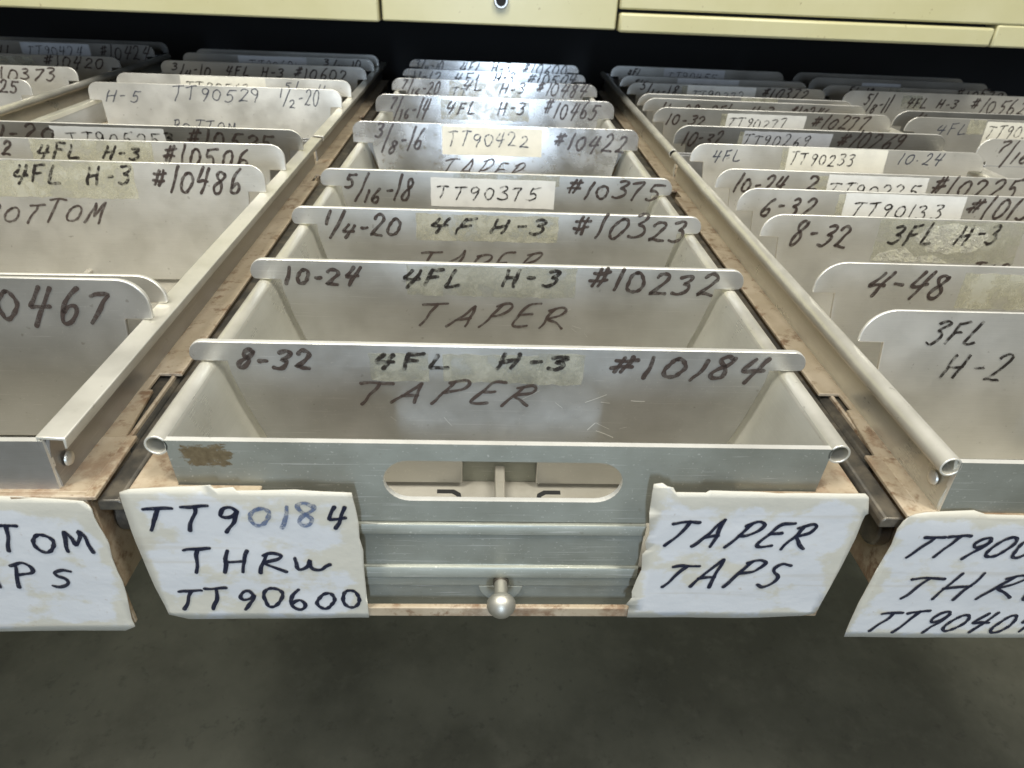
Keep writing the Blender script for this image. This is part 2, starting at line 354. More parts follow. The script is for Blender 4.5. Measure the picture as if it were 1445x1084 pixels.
DRAWERS={'C': (0, 0, 0, 0.131),
 'FL': (-0.634, 0.022689280275926284, -0.001, 0.1365),
 'FR': (0.5975, -0.010471975511965976, -0.003, 0.1365),
 'L': (-0.2975, 0.017453292519943295, -0.001, 0.1365),
 'R': (0.308, -0.010471975511965976, -0.003, 0.1365)}
DIVIDERS=[{'dr': 'C',
  'y': 0.0518,
  'h': 0.0093,
  'lean': 0,
  'lit_tone': 0.86,
  'st': 'round',
  'label': 'grey aluminium divider marked 8-32 and #10184, frontmost plate of the middle tray',
  'th': 0.003,
  'r': 0.011,
  'tx': [('8-32', -0.113, -0.0797, -0.0028, 0.0083, 'm'), ('4FL', -0.0549, -0.0223, -0.0015, 0.007, 'k'), ('H-3', -0.0031, 0.028, -0.0011, 0.0067, 'k'),
         ('#10184', 0.0451, 0.1151, -0.0047, 0.011, 'm'), ('TAPER', -0.0652, 0.0175, -0.0194, 0.0111, 'b')],
  'sk': [],
  'tp': [(-0.0566, -0.0317, -0.0084, 0.0053), (-0.0254, 0.0152, -0.0083, 0.0055), (0.0149, 0.0344, -0.0088, 0.0065)],
  'stx': []},
 {'dr': 'C',
  'y': 0.1363,
  'h': 0.0112,
  'lean': 0,
  'lit_tone': 0.95,
  'st': 'round',
  'label': 'grey aluminium divider marked 10-24 and #10232, just behind the frontmost middle plate',
  'th': 0.003,
  'r': 0.011,
  'tx': [('10-24', -0.1141, -0.0742, -0.0025, 0.01, 'm'), ('4FL', -0.0527, -0.0206, -0.0014, 0.0089, 'k'), ('H-3', 0.0008, 0.0313, -0.0004, 0.0085, 'k'),
         ('#10232', 0.0455, 0.1181, -0.0025, 0.0119, 'm'), ('TAPER', -0.0473, 0.0419, -0.0247, 0.0142, 'b')],
  'sk': [],
  'tp': [(-0.0499, 0.0402, -0.0072, 0.0099)],
  'stx': []},
 {'dr': 'C',
  'y': 0.2225,
  'h': 0.0113,
  'lean': -2,
  'lit_tone': 0.95,
  'st': 'round',
  'label': 'aluminium divider marked 1/4-20 and #10323 with a yellowed tape strip, middle tray',
  'th': 0.003,
  'r': 0.011,
  'tx': [('1/4-20', -0.1132, -0.0621, -0.0067, 0.0138, 'm'), ('4F', -0.045, -0.0165, -0.0028, 0.0092, 'k'), ('H-3', -0.0056, 0.0307, -0.0026, 0.0097, 'k'),
         ('#10323', 0.0463, 0.124, -0.0043, 0.0144, 'm'), ('TAPER', -0.0572, 0.029, -0.0303, 0.0152, 'b')],
  'sk': [],
  'tp': [(-0.0527, 0.0381, -0.0083, 0.0089)],
  'stx': []},
 {'dr': 'C',
  'y': 0.306,
  'h': 0.0128,
  'lean': -2,
  'lit_tone': 0.9,
  'st': 'round',
  'label': 'aluminium divider marked 5/16-18 with white sticker TT90375, middle tray',
  'th': 0.0028,
  'r': 0.011,
  'tx': [('5/16-18', -0.1158, -0.062, -0.0086, 0.0177, 'm'), ('#10375', 0.05, 0.1248, -0.0034, 0.0126, 'm')],
  'sk': [(-0.05, 0.0427, -0.0125, 0.0086, 'w', 'TT90375', 0, 0)],
  'tp': [(-0.0331, 0.0457, 0.0042, 0.0125)],
  'stx': [(-0.0453, 0.0305, -0.0062, 0.0095)]},
 {'dr': 'C',
  'y': 0.4444,
  'h': 0.0185,
  'lean': -9,
  'lit_tone': 1.38,
  'st': 'square',
  'label': 'bright spotted divider marked 3/8-16 with cream sticker TT90422, middle tray',
  'th': 0.0018,
  'r': 0.009,
  'tx': [('3/8-16', -0.1137, -0.0654, -0.005, 0.0213, 'm'), ('#10422', 0.0509, 0.1225, -0.0009, 0.0154, 'm'), ('TAPER', -0.0548, 0.0311, -0.0284, 0.0165, 'b')],
  'sk': [(-0.05, 0.0418, -0.008, 0.0165, 'c', 'TT90422', 0, 0)],
  'tp': [],
  'stx': [(-0.0448, 0.0299, 0.0006, 0.0116)]},
 {'dr': 'C',
  'y': 0.588,
  'h': 0.0183,
  'lean': -8,
  'lit_tone': 1.38,
  'st': 'square',
  'label': 'bright divider marked 7/16-14 and #10465 in the rear middle tray',
  'th': 0.0018,
  'r': 0.011,
  'tx': [('7/16-14', -0.119, -0.0719, -0.0049, 0.0194, 'm'), ('4FL', -0.0549, -0.0208, 0.0013, 0.0122, 'm'), ('H-3', 0.0018, 0.0337, 0.0016, 0.013, 'm'),
         ('#10465', 0.051, 0.1152, -0.0007, 0.0173, 'm')],
  'sk': [],
  'tp': [(-0.0603, 0.0369, -0.0052, 0.0143)],
  'stx': []},
 {'dr': 'C',
  'y': 0.728,
  'h': 0.0146,
  'lean': -8,
  'lit_tone': 1.34,
  'st': 'square',
  'label': 'bright divider marked 7/16-20 with torn tape and #10484, rear middle tray',
  'th': 0.0018,
  'r': 0.011,
  'tx': [('7/16-20', -0.1211, -0.0691, -0.0043, 0.0173, 'm'), ('TT', -0.0556, -0.0349, -0.0027, 0.0091, 'p'), ('4L', -0.0421, -0.0152, 0.0029, 0.0115, 'm'),
         ('H-3', 0.0057, 0.0391, 0.0012, 0.0116, 'm'), ('#10484', 0.051, 0.1191, -0.0, 0.0157, 'm')],
  'sk': [],
  'tp': [(-0.0583, 0.0329, -0.0058, 0.0133)],
  'stx': []},
 {'dr': 'C',
  'y': 0.85,
  'h': 0.0101,
  'lean': -8,
  'lit_tone': 1.32,
  'st': 'square',
  'label': 'divider marked 11-12 and #10504, second from the back of the middle row',
  'th': 0.0018,
  'r': 0.011,
  'tx': [('11-12', -0.1192, -0.0768, -0.008, 0.0147, 'm'), ('4FL', -0.0587, -0.0152, -0.006, 0.0138, 'm'), ('H-3', -0.003, 0.0295, -0.0052, 0.0138, 'm'),
         ('#10504', 0.0458, 0.1192, -0.0048, 0.0148, 'm')],
  'sk': [],
  'tp': [],
  'stx': []},
 {'dr': 'C',
  'y': 0.94,
  'h': 0.0112,
  'lean': -8,
  'lit_tone': 1.26,
  'st': 'square',
  'label': 'shadowed divider marked 3/4-10 and #10600, rearmost plate of the middle row',
  'th': 0.0018,
  'r': 0.011,
  'tx': [('3/4-10', -0.1249, -0.0771, -0.0061, 0.0158, 'm'), ('4FL', -0.0542, -0.0193, -0.0049, 0.0148, 'm'), ('H-3', -0.005, 0.0267, -0.0043, 0.0139, 'm'),
         ('#10600', 0.041, 0.1146, -0.0041, 0.0159, 'm')],
  'sk': [],
  'tp': [],
  'stx': []},
 {'dr': 'L',
  'y': 0.0883,
  'h': 0.0194,
  'lean': -3,
  'lit_tone': 0.85,
  'st': 'square',
  'label': 'speckled grey divider marked #10467, frontmost plate of the left tray',
  'th': 0.0025,
  'r': 0.013,
  'tx': [('#10467', 0.0445, 0.1196, -0.0016, 0.0168, 'm')],
  'sk': [],
  'tp': [],
  'stx': []},
 {'dr': 'L',
  'y': 0.1041,
  'h': 0.0137,
  'lean': -6,
  'lit_tone': 1.26,
  'st': 'square',
  'label': 'blank pale divider tucked right behind the plate marked #10467',
  'th': 0.0025,
  'r': 0.016,
  'tx': [],
  'sk': [],
  'tp': [],
  'stx': []},
 {'dr': 'L',
  'y': 0.2864,
  'h': 0.0187,
  'lean': -7,
  'lit_tone': 1.38,
  'st': 'square',
  'label': 'cream lit divider marked #10486 and BOTTOM, left tray',
  'th': 0.0018,
  'r': 0.011,
  'tx': [('7/16-20', -0.1044, -0.0549, 0.003, 0.0156, 'm'), ('4FL', -0.0366, -0.0027, 0.003, 0.0134, 'k'), ('H-3', 0.0133, 0.0452, 0.0033, 0.0125, 'k'),
         ('#10486', 0.056, 0.1218, -0.0017, 0.0171, 'm'), ('BOTTOM', -0.0631, 0.0231, -0.0241, 0.0146, 'b')],
  'sk': [],
  'tp': [(-0.0497, 0.0466, -0.0068, 0.0188)],
  'stx': []},
 {'dr': 'L',
  'y': 0.3447,
  'h': 0.0193,
  'lean': -7,
  'lit_tone': 1.34,
  'st': 'square',
  'label': 'cream lit divider marked 4FL H-3 and #10506, left tray',
  'th': 0.0018,
  'r': 0.011,
  'tx': [('1/2-12', -0.1079, -0.0677, 0.0063, 0.0103, 'm'), ('4FL', -0.051, -0.0177, 0.0051, 0.0109, 'k'), ('H-3', -0.0021, 0.0272, 0.0058, 0.0099, 'k'),
         ('#10506', 0.0416, 0.1102, 0.0011, 0.0158, 'm')],
  'sk': [],
  'tp': [(-0.0537, 0.0365, 0.0032, 0.0188)],
  'stx': []},
 {'dr': 'L',
  'y': 0.4107,
  'h': 0.0177,
  'lean': 9,
  'lit_tone': 0.6,
  'st': 'square',
  'label': 'dark shaded divider marked #10525 with a sticker, rear of the left front tray',
  'th': 0.0018,
  'r': 0.011,
  'tx': [('11-20', -0.1258, -0.0688, 0.0026, 0.0127, 'm'), ('3', 0.0179, 0.0286, 0.0031, 0.0098, 'k'), ('#10525', 0.0373, 0.113, -0.001, 0.0149, 'm')],
  'sk': [(-0.0723, 0.0211, -0.0046, 0.0151, 'w', 'TT90525', 0, 0)],
  'tp': [],
  'stx': [(-0.0614, 0.0162, -0.0007, 0.0111)]},
 {'dr': 'L',
  'y': 0.6063,
  'h': 0.0183,
  'lean': -10,
  'lit_tone': 1.44,
  'st': 'square',
  'label': 'pale divider marked H-5 TT90529 1/2-20, front plate of the left rear tray',
  'th': 0.0018,
  'r': 0.011,
  'tx': [('H-5', -0.1195, -0.0817, -0.0012, 0.0122, 'p'), ('TT90529', -0.0472, 0.0477, 0.0033, 0.013, 'p'), ('1/2-20', 0.0674, 0.1132, 0.0009, 0.016, 'p'),
         ('BOTTOM', -0.0525, 0.0198, -0.0294, 0.0119, 'p')],
  'sk': [],
  'tp': [],
  'stx': []},
 {'dr': 'L',
  'y': 0.6734,
  'h': 0.0183,
  'lean': -10,
  'lit_tone': 1.32,
  'st': 'square',
  'label': 'pale divider with cream sticker TT90563, behind the plate marked TT90529',
  'th': 0.0018,
  'r': 0.011,
  'tx': [('5/8-11', 0.0565, 0.1066, -0.0008, 0.0148, 'p')],
  'sk': [(-0.0626, 0.0363, -0.0005, 0.0179, 'c', 'TT90563', 0, 0)],
  'tp': [],
  'stx': [(-0.0572, 0.017, 0.0008, 0.0108)]},
 {'dr': 'L',
  'y': 0.8057,
  'h': 0.0161,
  'lean': -2,
  'lit_tone': 0.85,
  'st': 'square',
  'label': 'brownish divider marked 3/4-10 and #10602, left rear tray',
  'th': 0.0018,
  'r': 0.011,
  'tx': [('3/4-10', -0.1249, -0.0706, -0.0021, 0.014, 'm'), ('4FL', -0.053, -0.0201, -0.0001, 0.0114, 'm'), ('H-3', -0.0051, 0.0261, 0.0005, 0.0114, 'm'),
         ('#10602', 0.0362, 0.1124, -0.0019, 0.015, 'm')],
  'sk': [],
  'tp': [],
  'stx': []},
 {'dr': 'L',
  'y': 0.8859,
  'h': 0.0166,
  'lean': 0,
  'lit_tone': 0.7,
  'st': 'square',
  'label': 'dark divider with grey sticker TT90601 in the shade, left rear tray',
  'th': 0.0018,
  'r': 0.011,
  'tx': [('3/4-10', 0.0618, 0.1182, -0.0005, 0.0142, 'm')],
  'sk': [(-0.0578, 0.0397, -0.0018, 0.0152, 'g', 'TT90601', 0, 0)],
  'tp': [],
  'stx': [(-0.043, 0.0261, -0.0008, 0.0104)]},
 {'dr': 'L',
  'y': 0.9396,
  'h': 0.0159,
  'lean': 0,
  'lit_tone': 0.7,
  'st': 'square',
  'label': 'dim rearmost divider of the left row under the cabinet',
  'th': 0.0018,
  'r': 0.011,
  'tx': [],
  'sk': [],
  'tp': [],
  'stx': []},
 {'dr': 'FL',
  'y': 0.6134,
  'h': 0.0162,
  'lean': -9,
  'lit_tone': 1.38,
  'st': 'square',
  'label': 'pale divider marked #10325 at the left edge',
  'th': 0.0018,
  'r': 0.011,
  'tx': [('#10325', 0.06, 0.1245, 0.0023, 0.0122, 'm')],
  'sk': [],
  'tp': [],
  'stx': []},
 {'dr': 'FL',
  'y': 0.7138,
  'h': 0.0156,
  'lean': -9,
  'lit_tone': 1.38,
  'st': 'square',
  'label': 'pale divider marked #10373 behind the one at the left edge',
  'th': 0.0018,
  'r': 0.011,
  'tx': [('#10373', 0.0271, 0.1117, -0.0006, 0.0135, 'm')],
  'sk': [],
  'tp': [],
  'stx': []},
 {'dr': 'FL',
  'y': 0.8309,
  'h': 0.0134,
  'lean': -2,
  'lit_tone': 0.85,
  'st': 'square',
  'label': 'brownish divider marked #10420 in the far left row',
  'th': 0.0018,
  'r': 0.011,
  'tx': [('#10420', 0.0343, 0.1155, -0.0019, 0.0142, 'm')],
  'sk': [],
  'tp': [(-0.0496, 0.0224, -0.0038, 0.0103)],
  'stx': []},
 {'dr': 'FL',
  'y': 0.9501,
  'h': 0.0162,
  'lean': 0,
  'lit_tone': 0.75,
  'st': 'square',
  'label': 'shadowed divider with sticker TT90424 and #10424, far left row',
  'th': 0.0018,
  'r': 0.011,
  'tx': [('11', -0.0923, -0.0747, -0.0026, 0.0126, 'm'), ('#10424', 0.0542, 0.131, -0.0038, 0.0186, 'm')],
  'sk': [(-0.0578, 0.0422, -0.006, 0.0145, 'g', 'TT90424', 0, 0)],
  'tp': [],
  'stx': [(-0.0507, 0.0306, -0.0031, 0.0137)]},
 {'dr': 'FL', 'y': 1.0037, 'h': 0.0148, 'lean': 0, 'lit_tone': 0.6, 'st': 'square', 'label': 'dim rearmost divider of the far left row', 'th': 0.0018, 'r': 0.011, 'tx': [], 'sk': [], 'tp': [], 'stx': []},
 {'dr': 'R',
  'y': 0.0851,
  'h': 0.0167,
  'lean': -6,
  'lit_tone': 1.32,
  'st': 'square',
  'label': 'grey divider marked 3FL H-2, frontmost plate of the right tray',
  'th': 0.0018,
  'r': 0.016,
  'tx': [('3FL', -0.1041, -0.0771, 0.0005, 0.0113, 'd'), ('H-2', -0.0908, -0.0566, -0.0179, 0.0138, 'd')],
  'sk': [],
  'tp': [],
  'stx': []},
 {'dr': 'R',
  'y': 0.1411,
  'h': 0.0178,
  'lean': -6,
  'lit_tone': 1.32,
  'st': 'square',
  'label': 'grey divider marked 4-48 with a worn yellow tape patch, right tray',
  'th': 0.0018,
  'r': 0.016,
  'tx': [('4-48', -0.1078, -0.0602, -0.0001, 0.0141, 'm')],
  'sk': [],
  'tp': [(-0.0541, 0.0049, -0.0068, 0.0137)],
  'stx': []},
 {'dr': 'R',
  'y': 0.2295,
  'h': 0.0152,
  'lean': -6,
  'lit_tone': 1.3,
  'st': 'square',
  'label': 'divider marked 8-32 3FL H-3 with crinkled shiny tape and painted glare, right tray',
  'th': 0.0018,
  'r': 0.014,
  'tx': [('8-32', -0.1165, -0.0736, -0.005, 0.0156, 'm'), ('3FL', -0.0501, -0.0175, -0.0021, 0.0127, 'k'), ('H-3', -0.004, 0.0263, -0.0007, 0.0128, 'k'), ('TAP', 0.0094, 0.039, -0.0251, 0.0119, 'b')],
  'sk': [],
  'tp': [(-0.0578, 0.0412, -0.014, 0.0141, 'silver')],
  'stx': []},
 {'dr': 'R',
  'y': 0.2825,
  'h': 0.0168,
  'lean': -6,
  'lit_tone': 1.26,
  'st': 'square',
  'label': 'divider marked 6-32 with white sticker TT90133, right tray',
  'th': 0.0018,
  'r': 0.014,
  'tx': [('6-32', -0.1196, -0.0778, -0.0029, 0.0137, 'm'), ('#10133', 0.033, 0.0967, 0.0007, 0.0153, 'm')],
  'sk': [(-0.0577, 0.0319, -0.0033, 0.0155, 'w', 'TT90133', 0, 0)],
  'tp': [(-0.063, -0.0567, -0.0048, 0.0146)],
  'stx': [(-0.0519, 0.0167, -0.0014, 0.0108)]},
 {'dr': 'R',
  'y': 0.3397,
  'h': 0.0156,
  'lean': -6,
  'lit_tone': 1.24,
  'st': 'square',
  'label': 'divider marked 10-24 with sticker TT90225 and #10225, right tray',
  'th': 0.0018,
  'r': 0.014,
  'tx': [('10-24', -0.1215, -0.0779, -0.0022, 0.0132, 'm'), ('2', -0.0625, -0.0516, 0.0015, 0.0105, 'm'), ('#10225', 0.0383, 0.114, -0.0004, 0.0161, 'm')],
  'sk': [(-0.0457, 0.0358, -0.0025, 0.0136, 'w', 'TT90225', 0, 0)],
  'tp': [(-0.0557, -0.0442, -0.0028, 0.0121)],
  'stx': [(-0.045, 0.031, -0.0031, 0.0111)]},
 {'dr': 'R',
  'y': 0.4241,
  'h': 0.0161,
  'lean': -7,
  'lit_tone': 1.32,
  'st': 'square',
  'label': 'pale divider marked 4FL and 10.24 with bright sticker TT90233, right tray',
  'th': 0.0018,
  'r': 0.014,
  'tx': [('4FL', -0.1166, -0.09, 0.0011, 0.0092, 'p'), ('10.24', 0.0556, 0.0964, 0.0039, 0.0092, 'p')],
  'sk': [(-0.0476, 0.0441, -0.0068, 0.0166, 'c', 'TT90233', 0, 0)],
  'tp': [(-0.0529, -0.0464, -0.0065, 0.0144)],
  'stx': [(-0.0453, 0.0148, 0.0009, 0.0104)]},
 {'dr': 'R',
  'y': 0.4922,
  'h': 0.0187,
  'lean': 10,
  'lit_tone': 0.55,
  'st': 'square',
  'label': 'dark divider marked 10-32 with sticker TT90269 and #10269, right rear tray',
  'th': 0.0018,
  'r': 0.014,
  'tx': [('10-32', -0.1286, -0.0878, -0.0002, 0.0142, 'm'), ('#10269', 0.0256, 0.0951, 0.0015, 0.017, 'm')],
  'sk': [(-0.0683, 0.0203, -0.0037, 0.0155, 'g', 'TT90269', 0, 0)],
  'tp': [(-0.0727, -0.0656, -0.0003, 0.0146)],
  'stx': [(-0.068, -0.0008, 0.0017, 0.0107)]},
 {'dr': 'R',
  'y': 0.5982,
  'h': 0.0163,
  'lean': 5,
  'lit_tone': 0.85,
  'st': 'square',
  'label': 'tan toned divider marked 10-32 with sticker TT90277 and #10277',
  'th': 0.0018,
  'r': 0.014,
  'tx': [('10-32', -0.1218, -0.0753, -0.0016, 0.0115, 'm'), ('#10277', 0.0435, 0.1107, -0.0009, 0.0139, 'm')],
  'sk': [(-0.0534, 0.037, -0.0063, 0.0123, 'w', 'TT90277', 0, 0)],
  'tp': [(-0.0598, -0.0525, -0.0032, 0.0121)],
  'stx': [(-0.0518, 0.016, -0.0027, 0.0108)]},
 {'dr': 'R',
  'y': 0.6607,
  'h': 0.0154,
  'lean': 5,
  'lit_tone': 0.8,
  'st': 'square',
  'label': 'divider marked 2FL H-3 #10246 behind the plate with sticker TT90277',
  'th': 0.0018,
  'r': 0.014,
  'tx': [('1/4-28', -0.1171, -0.0673, -0.0033, 0.0139, 'm'), ('2FL', -0.0552, -0.0268, -0.0007, 0.0114, 'm'), ('H-3', -0.0074, 0.0237, -0.0006, 0.0114, 'm'),
         ('#10246', 0.0406, 0.0907, -0.0011, 0.0131, 'm')],
  'sk': [],
  'tp': [],
  'stx': []},
 {'dr': 'R',
  'y': 0.6976,
  'h': 0.0146,
  'lean': 5,
  'lit_tone': 0.8,
  'st': 'square',
  'label': 'mostly hidden divider with a yellow tape scrap, only its top edge showing',
  'th': 0.0018,
  'r': 0.014,
  'tx': [],
  'sk': [],
  'tp': [(-0.0075, 0.0389, 0.0046, 0.0147)],
  'stx': []},
 {'dr': 'R',
  'y': 0.7804,
  'h': 0.0153,
  'lean': 0,
  'lit_tone': 0.8,
  'st': 'square',
  'label': 'tan toned divider marked 5/16-18 and #10372, right rear tray',
  'th': 0.0018,
  'r': 0.013,
  'tx': [('5/16-18', -0.1223, -0.0664, -0.0012, 0.016, 'm'), ('#10372', 0.0461, 0.1123, 0.0004, 0.0143, 'm')],
  'sk': [(-0.0549, 0.0391, -0.0035, 0.0143, 'w', 'TT90372', 0, 0)],
  'tp': [(-0.0623, -0.0526, 0.0001, 0.0135)],
  'stx': [(-0.0495, 0.0243, -0.0037, 0.0116)]},
 {'dr': 'R',
  'y': 0.8455,
  'h': 0.0149,
  'lean': 0,
  'lit_tone': 0.75,
  'st': 'square',
  'label': 'shadowed divider with a pale sticker, second from the back of the right row',
  'th': 0.0018,
  'r': 0.013,
  'tx': [('5/16', -0.1178, -0.0953, -0.0008, 0.0112, 'm')],
  'sk': [(-0.0539, 0.0355, -0.003, 0.0139, 'g', 'TT90404', 0, 0)],
  'tp': [],
  'stx': [(-0.0459, 0.0242, -0.005, 0.0113)]},
 {'dr': 'R',
  'y': 0.9402,
  'h': 0.0159,
  'lean': 0,
  'lit_tone': 0.75,
  'st': 'square',
  'label': 'dim divider with sticker TT90455, rearmost plate of the right row',
  'th': 0.0018,
  'r': 0.013,
  'tx': [('4FL', -0.1109, -0.0888, 0.0015, 0.0101, 'm')],
  'sk': [(-0.0536, 0.0421, -0.0054, 0.0149, 'g', 'TT90455', 0, 0)],
  'tp': [],
  'stx': [(-0.0491, 0.0311, -0.0014, 0.0111)]},
 {'dr': 'FR',
  'y': 0.4606,
  'h': 0.0213,
  'lean': -6,
  'lit_tone': 1.32,
  'st': 'square',
  'label': 'pale divider marked 7/16-14 cut by the right edge of the photo',
  'th': 0.0018,
  'r': 0.014,
  'tx': [('7/16-14', -0.1199, -0.0501, 0.0002, 0.0201, 'm')],
  'sk': [],
  'tp': [],
  'stx': []},
 {'dr': 'FR',
  'y': 0.5937,
  'h': 0.0158,
  'lean': -4,
  'lit_tone': 0.95,
  'st': 'square',
  'label': 'beige divider marked 4FL with a yellowed round cornered sticker, far right tray',
  'th': 0.0018,
  'r': 0.015,
  'tx': [('4FL', -0.0994, -0.0633, -0.0015, 0.0113, 'p')],
  'sk': [(-0.0434, 0.0675, -0.0178, 0.0136, 'c', 'TT90512', 0, 0)],
  'tp': [(-0.0643, -0.0446, -0.0006, 0.016)],
  'stx': [(-0.0405, 0.0279, -0.0036, 0.0129)]},
 {'dr': 'FR',
  'y': 0.6233,
  'h': 0.0177,
  'lean': 6,
  'lit_tone': 0.6,
  'st': 'square',
  'label': 'dark divider peeking out behind the beige 4FL plate',
  'th': 0.0018,
  'r': 0.016,
  'tx': [('11', -0.1119, -0.0985, 0.0075, 0.0079, 'm')],
  'sk': [],
  'tp': [],
  'stx': []},
 {'dr': 'FR',
  'y': 0.7595,
  'h': 0.0182,
  'lean': -6,
  'lit_tone': 1.32,
  'st': 'square',
  'label': 'pale divider marked 5/8-11 and #10562, far right rear tray',
  'th': 0.0018,
  'r': 0.014,
  'tx': [('5/8-11', -0.1103, -0.0677, -0.0075, 0.0211, 'm'), ('4FL', -0.0485, -0.0185, -0.0003, 0.0123, 'm'), ('H-3', -0.0064, 0.0238, 0.0002, 0.0114, 'm'),
         ('#10562', 0.0386, 0.1217, -0.0044, 0.0185, 'm')],
  'sk': [],
  'tp': [(-0.0553, -0.0282, -0.0032, 0.0143)],
  'stx': []},
 {'dr': 'FR',
  'y': 0.8269,
  'h': 0.0147,
  'lean': -2,
  'lit_tone': 0.9,
  'st': 'square',
  'label': 'shadowed divider marked 5/8 and #10578 in the far right row',
  'th': 0.0018,
  'r': 0.013,
  'tx': [('5/8-18', -0.1027, -0.0627, -0.0024, 0.0168, 'm'), ('#10578', 0.057, 0.1283, 0.0017, 0.0131, 'm')],
  'sk': [],
  'tp': [(-0.0407, -0.0223, 0.005, 0.0143)],
  'stx': []},
 {'dr': 'FR',
  'y': 0.8765,
  'h': 0.0181,
  'lean': 0,
  'lit_tone': 0.7,
  'st': 'square',
  'label': 'dim divider second from the back of the far right row',
  'th': 0.0018,
  'r': 0.013,
  'tx': [],
  'sk': [(-0.0572, 0.0017, 0.0012, 0.0128, 'g', '', 0, 0)],
  'tp': [],
  'stx': []},
 {'dr': 'FR',
  'y': 0.9385,
  'h': 0.0164,
  'lean': 0,
  'lit_tone': 0.7,
  'st': 'square',
  'label': 'rearmost dim divider of the far right row',
  'th': 0.0018,
  'r': 0.013,
  'tx': [],
  'sk': [],
  'tp': [],
  'stx': []}]
LABELS=[{'dr': 'C',
  'pts': [(-0.1389, -0.0162), (-0.1354, -0.0149), (-0.1228, -0.0141), (-0.113, -0.0135), (-0.1063, -0.0129), (-0.1052, -0.0144), (-0.0984, -0.0137), (-0.0973, -0.0152), (-0.0853, -0.0148),
          (-0.0761, -0.0144), (-0.0663, -0.0152), (-0.0558, -0.0155), (-0.0556, -0.0174), (-0.055, -0.0232), (-0.0545, -0.0302), (-0.0548, -0.0384), (-0.0539, -0.0448), (-0.0544, -0.0536),
          (-0.0545, -0.0626), (-0.0546, -0.0733), (-0.0546, -0.0843), (-0.0743, -0.0848), (-0.0986, -0.0851), (-0.1293, -0.0853), (-0.1367, -0.0828), (-0.1383, -0.0667), (-0.1389, -0.0537),
          (-0.1395, -0.0414), (-0.1392, -0.0214)],
  'Y': -0.0072,
  'tx': [('TT9', -0.1343, -0.0984, -0.0337, 0.0122, 'n'), ('018', -0.0954, -0.0693, -0.0318, 0.0107, 'f'), ('4', -0.0665, -0.0581, -0.0327, 0.0108, 'n'),
         ('THRu', -0.1228, -0.0669, -0.0562, 0.0118, 'n'), ('TT90600', -0.1317, -0.056, -0.0786, 0.0121, 'n')],
  'label': 'paper label reading TT90184 THRU TT90600'},
 {'dr': 'C',
  'pts': [(0.0552, -0.0101), (0.0584, -0.0096), (0.0604, -0.011), (0.0627, -0.0115), (0.0638, -0.0134), (0.0752, -0.0135), (0.0765, -0.0125), (0.0951, -0.0129), (0.1027, -0.0135), (0.1176, -0.0131),
          (0.1361, -0.0133), (0.1377, -0.0148), (0.14, -0.0228), (0.1391, -0.0238), (0.139, -0.0269), (0.1393, -0.0364), (0.1387, -0.0497), (0.1376, -0.0637), (0.1365, -0.0785), (0.1355, -0.081),
          (0.1299, -0.0826), (0.1121, -0.0837), (0.0864, -0.0838), (0.0546, -0.0837), (0.0545, -0.0764), (0.0531, -0.0757), (0.0551, -0.0714), (0.0546, -0.0678), (0.0556, -0.0607), (0.0568, -0.0549),
          (0.0559, -0.0459), (0.0572, -0.0437), (0.056, -0.0394), (0.0571, -0.0351), (0.0554, -0.0238), (0.055, -0.014)],
  'Y': -0.0072,
  'tx': [('TAPER', 0.0618, 0.1251, -0.0409, 0.0137, 's'), ('TAPS', 0.0636, 0.1177, -0.0635, 0.0146, 's')],
  'label': 'torn paper label reading TAPER TAPS'},
 {'dr': 'L',
  'pts': [(0.0668, -0.0195), (0.0936, -0.0199), (0.1139, -0.0201), (0.1208, -0.0202), (0.1309, -0.0209), (0.1423, -0.0221), (0.1439, -0.0239), (0.1446, -0.0258), (0.1443, -0.0298), (0.1446, -0.0338),
          (0.1453, -0.039), (0.1457, -0.0442), (0.1447, -0.0517), (0.1448, -0.0595), (0.1452, -0.0652), (0.1446, -0.0735), (0.1435, -0.0819), (0.1429, -0.0882), (0.1432, -0.0926), (0.1385, -0.0951),
          (0.1111, -0.0949), (0.0872, -0.0947), (0.0559, -0.0941)],
  'Y': -0.0072,
  'tx': [('BOTTOM', 0.0691, 0.141, -0.0477, 0.0131, 'n'), ('TAPS', 0.0748, 0.1263, -0.0669, 0.0118, 'n')],
  'label': 'paper label reading BOTTOM TAPS'},
 {'dr': 'R',
  'pts': [(-0.1513, -0.0252), (-0.1497, -0.0231), (-0.1471, -0.0218), (-0.1428, -0.0209), (-0.132, -0.0204), (-0.1244, -0.02), (-0.119, -0.0217), (-0.1045, -0.0217), (-0.0681, -0.0223),
          (-0.032, -0.0226), (0.0067, -0.0934), (-0.0707, -0.0949), (-0.1198, -0.0954), (-0.1531, -0.0957), (-0.1535, -0.0852), (-0.1537, -0.0736), (-0.1532, -0.0649), (-0.1525, -0.0517),
          (-0.1515, -0.0381), (-0.1522, -0.0295)],
  'Y': -0.0072,
  'tx': [('TT90045', -0.1456, -0.0672, -0.0441, 0.0127, 's'), ('THRU', -0.141, -0.069, -0.0699, 0.0149, 's'), ('TT90404', -0.146, -0.0666, -0.0907, 0.0128, 's')],
  'label': 'paper label reading TT90 THRU TT90404'}]

ZT = .0045
CX = {'C': .125, 'L': .1365, 'R': .1405, 'FL': .1365, 'FR': .1405}     # half width between the rims
TRAY_NAMES = {'C': 'middle', 'L': 'left', 'R': 'right', 'FL': 'far left', 'FR': 'far right'}

# ------------------------------------------------------------------ the setting
fl = MB().box(-5, 5, -5, 5, -.75, -.70).build('floor', 'concrete'); fl['kind'] = 'structure'

